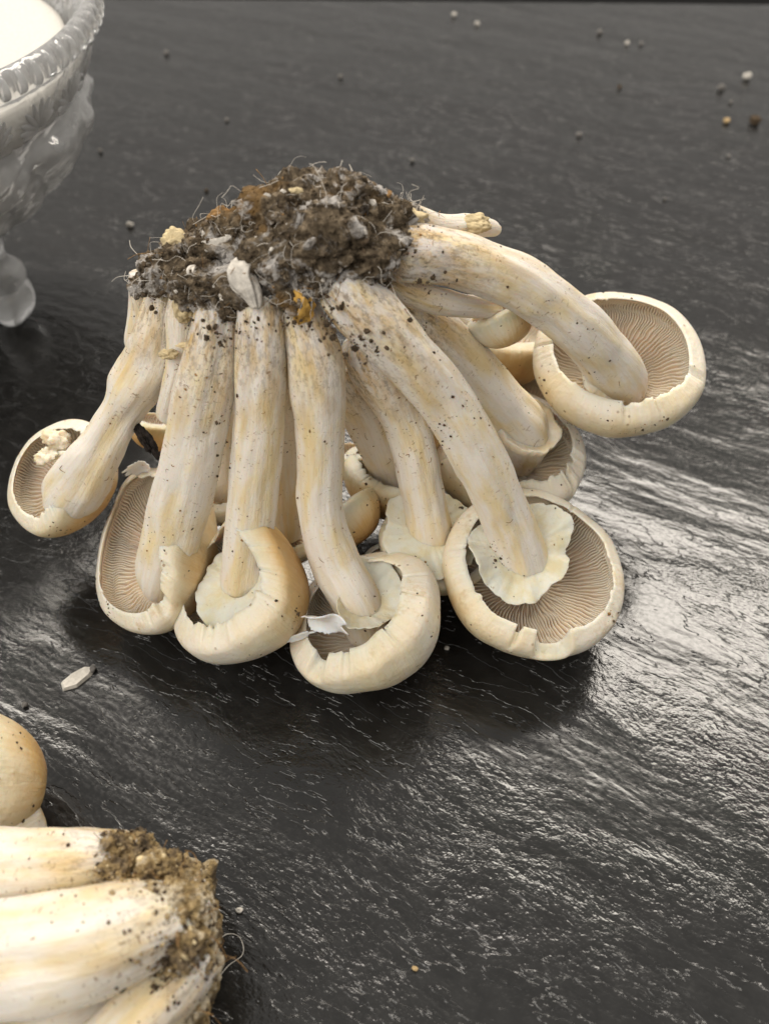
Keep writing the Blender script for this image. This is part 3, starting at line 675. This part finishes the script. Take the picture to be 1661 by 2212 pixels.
for i, (c, r, sc) in enumerate([((300, 1850, 3.2), .62, (.9, .8, 1)), ((370, 1890, 3.1), .55, (.9, .9, 1)), ((410, 1930, 3.0), .62, (.7, .9, 1)), ((430, 2000, 3.0), .68, (.6, 1, 1)), ((425, 2075, 2.6), .72, (.6, 1, 1)), ((410, 2150, 2.2), .66, (.6, 1, 1)), ((360, 1960, 3.9), .6, (.9, .8, .9)), ((385, 2060, 3.4), .5, (.7, .9, 1)), ((255, 1830, 3.7), .42, (.8, .8, .9)), ((395, 1960, 3.9), .62, (.8, .9, .9)), ((400, 2030, 3.7), .6, (.7, 1, .9)), ((335, 1880, 3.8), .5, (.9, .8, .9)), ((240, 1880, 3.9), .34, (1.2, .8, .6)), ((345, 1935, 4.3), .40, (1.2, .8, .6)), ((395, 2220, 2.0), .6, (.7, 1, 1)), ((370, 2000, 1.6), 1.2, (.9, 1.2, 1)), ((380, 2120, 1.3), 1.1, (.8, 1.1, 1))]):
    V, F = ico(5)
    d = 1+.22*fbm(V*1.5+i*2.7, i+100, 3)+.20*fbm(V*4.5+i, i+140, 3)-.14*sst(.3, .7, noise(V*7+i, i+190))+.06*noise(V*18+i, i+160)
    W = V*d[:, None]*r*np.array(sc)+P(*c); W[:, 2] = np.maximum(W[:, 2], .02)
    parts.append((W, F)); soilV.append((W, F))
V, F = join(parts); soil = build('soiled_root', V, F, M['rot'], c2); soil['label'] = 'brown torn root end with soil'
allc = np.vstack([W[F].mean(1) for W, F in soilV]); alln = np.vstack([np.cross(W[F][:, 1]-W[F][:, 0], W[F][:, 2]-W[F][:, 0]) for W, F in soilV])
alln /= np.linalg.norm(alln, axis=1)[:, None]+1e-12
vis = np.where(alln@TOW > -.1)[0]
scatter(vis, 500, .025, .13, M['rot'], 'root_crumbs', 2)
scatter(vis, 4000, .012, .055, M['rot'], 'root_grit', 1, 1.0)
scatter(vis, 900, .015, .09, M['speck'], 'soil_crumbs', 1)
scatter(vis, 220, .02, .10, M['straw'], 'husk_flecks', 1)
scatter(vis, 120, .02, .08, M['myc'], 'mould_flecks', 1)
pr = []
for i in rng.choice(vis, 90):
    p = allc[i]; d = rng.normal(0, 1, 3); d /= np.linalg.norm(d); L = rng.uniform(.3, .9); nn = alln[i]
    pr.append(strand([p-nn*.05, p+d*L*.5+nn*.12+rng.normal(0, .05, 3), p+d*L+nn*.1], rng.uniform(.004, .012), 8, 4))
V, F = join(pr); o = build('root_fibres', V, F, M['brown'], soil); o['kind'] = 'stuff'
specks(c2, 420, .012, .06)
pr = {'speck': [], 'rot': []}
for V0, F0, nm, w in SAMP:
    if nm != c2.name or w != .8: continue
    f = V0[F0]; cc = f.mean(1); nn = np.cross(f[:, 1]-f[:, 0], f[:, 3]-f[:, 0]); nn /= np.linalg.norm(nn, axis=1)[:, None]+1e-9
    pxs = CX+FPX*(cc-CAM)@RGT/((cc-CAM)@FWD); pys = CY-FPX*(cc-CAM)@UPV/((cc-CAM)@FWD)
    dist = np.minimum(np.hypot((pxs-400)/1.0, (pys-2000)/1.0), np.hypot(pxs-270, pys-1850)*1.4)
    wt = np.exp(-(dist/85)**2)*((nn@TOW) > 0)*(.15+np.clip(fbm(cc*1.6, 5, 2), 0, 1)*2)
    if wt.sum() < 1e-6: continue
    for i in rng.choice(len(cc), 420, p=wt/wt.sum()):
        pr['speck' if rng.random() < .55 else 'rot'].append(shard(cc[i], .012*8**(rng.random()**1.6), 1, rng.uniform(.3, 1.4, 3)))
for k_ in pr:
    V, F = join(pr[k_]); o = build('clinging_crumbs', V, F, M[k_], c2, False); o['kind'] = 'stuff'

# ---------------------------------------------------------------- pressed glass bowl
BC = np.array([-19.9, 16.65, 0.0]); RZ = 12.0
bowl = empty('glass_bowl', BC)
props(bowl, 'clear pressed glass bowl on scrolled feet with beaded rim and leaf band', 'bowl')
prof_o = [(0, 3.5), (2.5, 3.55), (4.4, 4.1), (6.3, 5.5), (7.7, 7.1), (8.25, 8.3), (8.1, 8.8), (8.15, 9.0), (8.55, 9.6), (9.0, 10.6), (9.15, 10.9), (9.45, 11.1), (9.55, 11.5), (9.45, 11.95), (9.25, 12.05)]
prof_i = [(8.95, 11.9), (8.6, 11.2), (8.3, 10.0), (7.8, 8.4), (6.9, 7.0), (5.4, 5.6), (3.4, 4.6), (0, 4.3)]
O = crom(np.c_[np.array(prof_o), np.zeros(len(prof_o))], 60)[:, :2]; I = crom(np.c_[np.array(prof_i), np.zeros(len(prof_i))], 34)[:, :2]
na = 240; phi = np.linspace(0, 2*np.pi, na, endpoint=False); pf = np.vstack([O, I]); isout = np.concatenate([np.ones(60), np.zeros(34)])
r = np.repeat(pf[:, :1], na, 1); z = np.repeat(pf[:, 1:], na, 1); ph = np.repeat(phi[None], len(pf), 0)
low = isout[:, None]*sst(4.0, 5.0, z)*sst(8.7, 8.2, z)
relief = np.abs(np.cos(ph*9+z*1.1))**1.2*.30+np.abs(np.sin(ph*18-z*3.0))*.20+.16*fbm(np.stack([np.cos(ph)*5, np.sin(ph)*5, z*1.3], -1), 5, 3)
r = r+low*relief
V = np.stack([BC[0]+r*np.cos(ph), BC[1]+r*np.sin(ph), z], -1).reshape(-1, 3)
build('bowl_body', V, grid_faces(len(pf), na), M['glass'], bowl)
def bead_mesh():
    V, F = ico(3); W = np.sign(V)*np.abs(V)**.8*np.array([.34, .17, .42])
    return W, F
W, F = bead_mesh(); NB = 84
b0 = None
for k in range(NB):
    a = 2*math.pi*k/NB; p = np.array([9.36*math.cos(a), 9.36*math.sin(a), 11.55])
    if b0 is None:
        b0 = build('rim_bead', W+BC+p, F, M['glass'], bowl, True, None, BC+p); b0.rotation_euler = (0, -.35, a)
    else: dupe(b0, bowl, p, (0, -.35, a))
def leaf_mesh():
    parts = []
    for k in range(-4, 5):                              # a fan of petals
        a = k*.33; V, F = ico(2); L = 1.35*(1-.025*k*k)
        v = V*np.array([.07, .12, L*.5]); v = v+np.array([.03, 0, L*.55])
        c, s_ = math.cos(a), math.sin(a)
        parts.append((np.stack([v[:, 0], v[:, 1]*c+v[:, 2]*s_, v[:, 2]*c-v[:, 1]*s_], -1)+np.array([0, 0, -.74]), F))
    return join(parts)
W, F = leaf_mesh(); NL = 26; l0 = None
for k in range(NL):
    a = 2*math.pi*k/NL+.05; p = np.array([8.80*math.cos(a), 8.80*math.sin(a), 9.95]); rot = (math.pi*.12, .45, a)
    if l0 is None:
        l0 = build('leaf_ornament', W+BC+p, F, M['frost'], bowl, True, None, BC+p); l0.rotation_euler = rot
    else: dupe(l0, bowl, p, rot)
def foot_mesh(a):
    D = np.array([math.cos(a), math.sin(a), 0]); U = np.array([0, 0, 1.0]); parts = []
    rows = [(3.6, 4.3, .9), (4.0, 3.6, .8), (4.2, 3.0, .60), (4.55, 2.5, .86), (4.35, 2.05, .84), (4.35, 1.5, 1.0), (4.3, .95, 1.0), (4.2, .45, .8), (4.1, .06, .35)]
    C = crom([[*(BC+D*q[0]+U*q[1]), q[2]] for q in rows], 40); c3, rr = C[:, :3], np.abs(C[:, 3])
    T, A, B = frame_along(c3); th = np.linspace(0, 2*np.pi, 28, endpoint=False)
    k = rr[:, None]*(1+.10*np.cos(3*th)[None])
    V = c3[:, None]+A[:, None]*(k*np.cos(th))[..., None]+B[:, None]*(k*np.sin(th))[..., None]
    V = V.reshape(-1, 3); V[:, 2] = np.maximum(V[:, 2], .0)
    F = grid_faces(40, 28).tolist(); F += [tuple(range(27, -1, -1)), tuple(39*28+j for j in range(28))]
    return V, F
for a in (-25, 95, 215):
    V, F = foot_mesh(math.radians(a)); build('foot', V, F, M['glass'], bowl)
# its filling
rr = np.array([0, 2, 4, 6, 7, 7.6, 8.0, 8.22, 8.28, 8.1, 7.6, 6.8, 5.3, 3.3, 0.0]); zz = np.array([11.2, 11.18, 11.05, 10.8, 10.7, 10.62, 10.6, 10.5, 10.1, 9.5, 8.3, 7.05, 5.7, 4.7, 4.4])
na = 96; phi = np.linspace(0, 2*np.pi, na, endpoint=False)
R2 = np.repeat(rr[:, None], na, 1)*.985; Z2 = np.repeat(zz[:, None], na, 1)
X, Y = R2*np.cos(phi), R2*np.sin(phi)
Z2 = Z2+.10*fbm(np.stack([X*.5, Y*.5, X*0], -1), 3, 3)*(np.arange(15) < 6)[:, None]
o = build('white_sugar', np.stack([BC[0]+X, BC[1]+Y, Z2], -1).reshape(-1, 3), grid_faces(15, na)[:, ::-1], M['sugar'])
props(o, 'white powdery filling heaped inside the glass bowl', 'sugar')

# ---------------------------------------------------------------- loose bits
def bit(px, py, rpx, mat, name, label, cat, sc=(1, .8, .7), group=None, sub=2):
    c = P(px, py, 0); r = rpx*cmpx(c)
    V, F = ico(sub); W = (V*(1+rng.uniform(-.2, .2, (len(V), 1)))*np.array(sc)); a = rng.uniform(0, 6.28)
    W = W@np.array([[math.cos(a), math.sin(a), 0], [-math.sin(a), math.cos(a), 0], [0, 0, 1]])*r
    W[:, 2] -= W[:, 2].min()+.0
    o = build(name, W+c, F, mat, None, False, None, c); props(o, label, cat, group)
    return o
for (px, py, r, m) in [(980, 36, 6, 'crumbp'), (1030, 55, 6, 'crumbp'), (1294, 74, 7, 'crumbg'), (1353, 97, 6, 'crumbp'), (1384, 97, 5, 'crumbg'), (735, 170, 7, 'crumbg'), (1337, 192, 6, 'speck'),
                       (1577, 223, 5, 'crumbg'), (1250, 295, 7, 'crumbg'), (282, 490, 8, 'crumbp'), (360, 118, 6, 'crumbg'), (490, 262, 5, 'crumbg'), (890, 350, 6, 'crumbg'), (1435, 432, 4, 'crumbg'), (447, 415, 5, 'speck'), (1572, 340, 5, 'crumbg'), (218, 330, 6, 'crumbg')]:
    w = {'crumbp': 'pale', 'crumbg': 'grey', 'speck': 'dark brown'}[m]
    bit(px, py, r, M[m], 'crumb', 'tiny %s crumb lying on the bare tabletop behind the upturned bunch' % w, 'crumb', group='tiny %s crumbs on the tabletop' % w)
bit(1611, 172, 9, M['crumbp'], 'crumb', 'largest white crumb on the bare dark tabletop', 'crumb', (1, .8, .9))
bit(1556, 194, 8, M['crumbg'], 'crumb', 'grey crumb beside the largest white crumb', 'crumb')
bit(1567, 266, 8, M['crumbt'], 'crumb', 'tan crumb beside a dark pebble-like crumb', 'crumb')
bit(1628, 268, 13, M['speck'], 'crumb', 'dark pebble-like crumb, bigger than the crumbs around it', 'crumb', (1, .8, .7))
bit(896, 2093, 7, M['crumbt'], 'crumb', 'tan crumb alone on the bare slate', 'crumb')
bit(518, 1968, 8, M['crumbp'], 'crumb', 'pale crumb beside the soiled root of the fallen bunch', 'crumb')
bit(56, 1525, 8, M['crumbg'], 'crumb', 'grey crumb below the pale flat chip', 'crumb')
bit(965, 1402, 6, M['crumbp'], 'crumb', 'pale crumb in the shade between two upturned caps', 'crumb')
bit(203, 1448, 9, M['crumbg'], 'crumb', 'dark grey crumb touching the pale flat chip', 'crumb')
# pale chip, a little faceted slab
c = P(168, 1468, 0); k = cmpx(c)
top = [(-33, -8), (-24, -24), (4, -16), (28, 8), (34, 24), (14, 24), (-12, 8)]
V = [(c[0]+x*k, c[1]+y*k*1.2, 0.0) for x, y in top]+[(c[0]+x*k*.86, c[1]+y*k*1.05, .10+.012*i) for i, (x, y) in enumerate(top)]
F = [tuple(range(6, -1, -1)), tuple(range(7, 14))]+[(i, (i+1) % 7, (i+1) % 7+7, i+7) for i in range(7)]
props(build('mushroom_chip', V, F, M['chip'], None, False), 'pale flat chip lying on the slate beside the upturned bunch', 'chip')
# charred bark caught between two stems
V, F = ico(4); d = 1+.35*fbm(V*2.2, 9, 3)+.15*fbm(V*7, 12, 2)
W = V*d[:, None]*np.array([.17, .17, .62]); ax = cvec((.52, -.8, .1)); e1 = np.cross(ax, TOW); e1 /= np.linalg.norm(e1); e2 = np.cross(ax, e1)
W = W[:, :1]*e1+W[:, 1:2]*e2+W[:, 2:]*ax+P(314, 948, 5.9)
props(build('bark_piece', W, F, M['bark'], None, False), 'black charred sliver of bark caught between two stems', 'bark')
# fine hair
pts = [(470, 2035), (490, 2018), (515, 2022), (526, 2045), (522, 2065), (495, 2085), (478, 2105)]
V, F = strand([P(x, y, .03) for x, y in pts], .010, 40, 5)
props(build('fibre', V, F, M['crumbp'], None), 'fine pale hair curling beside the soiled root', 'fibre')
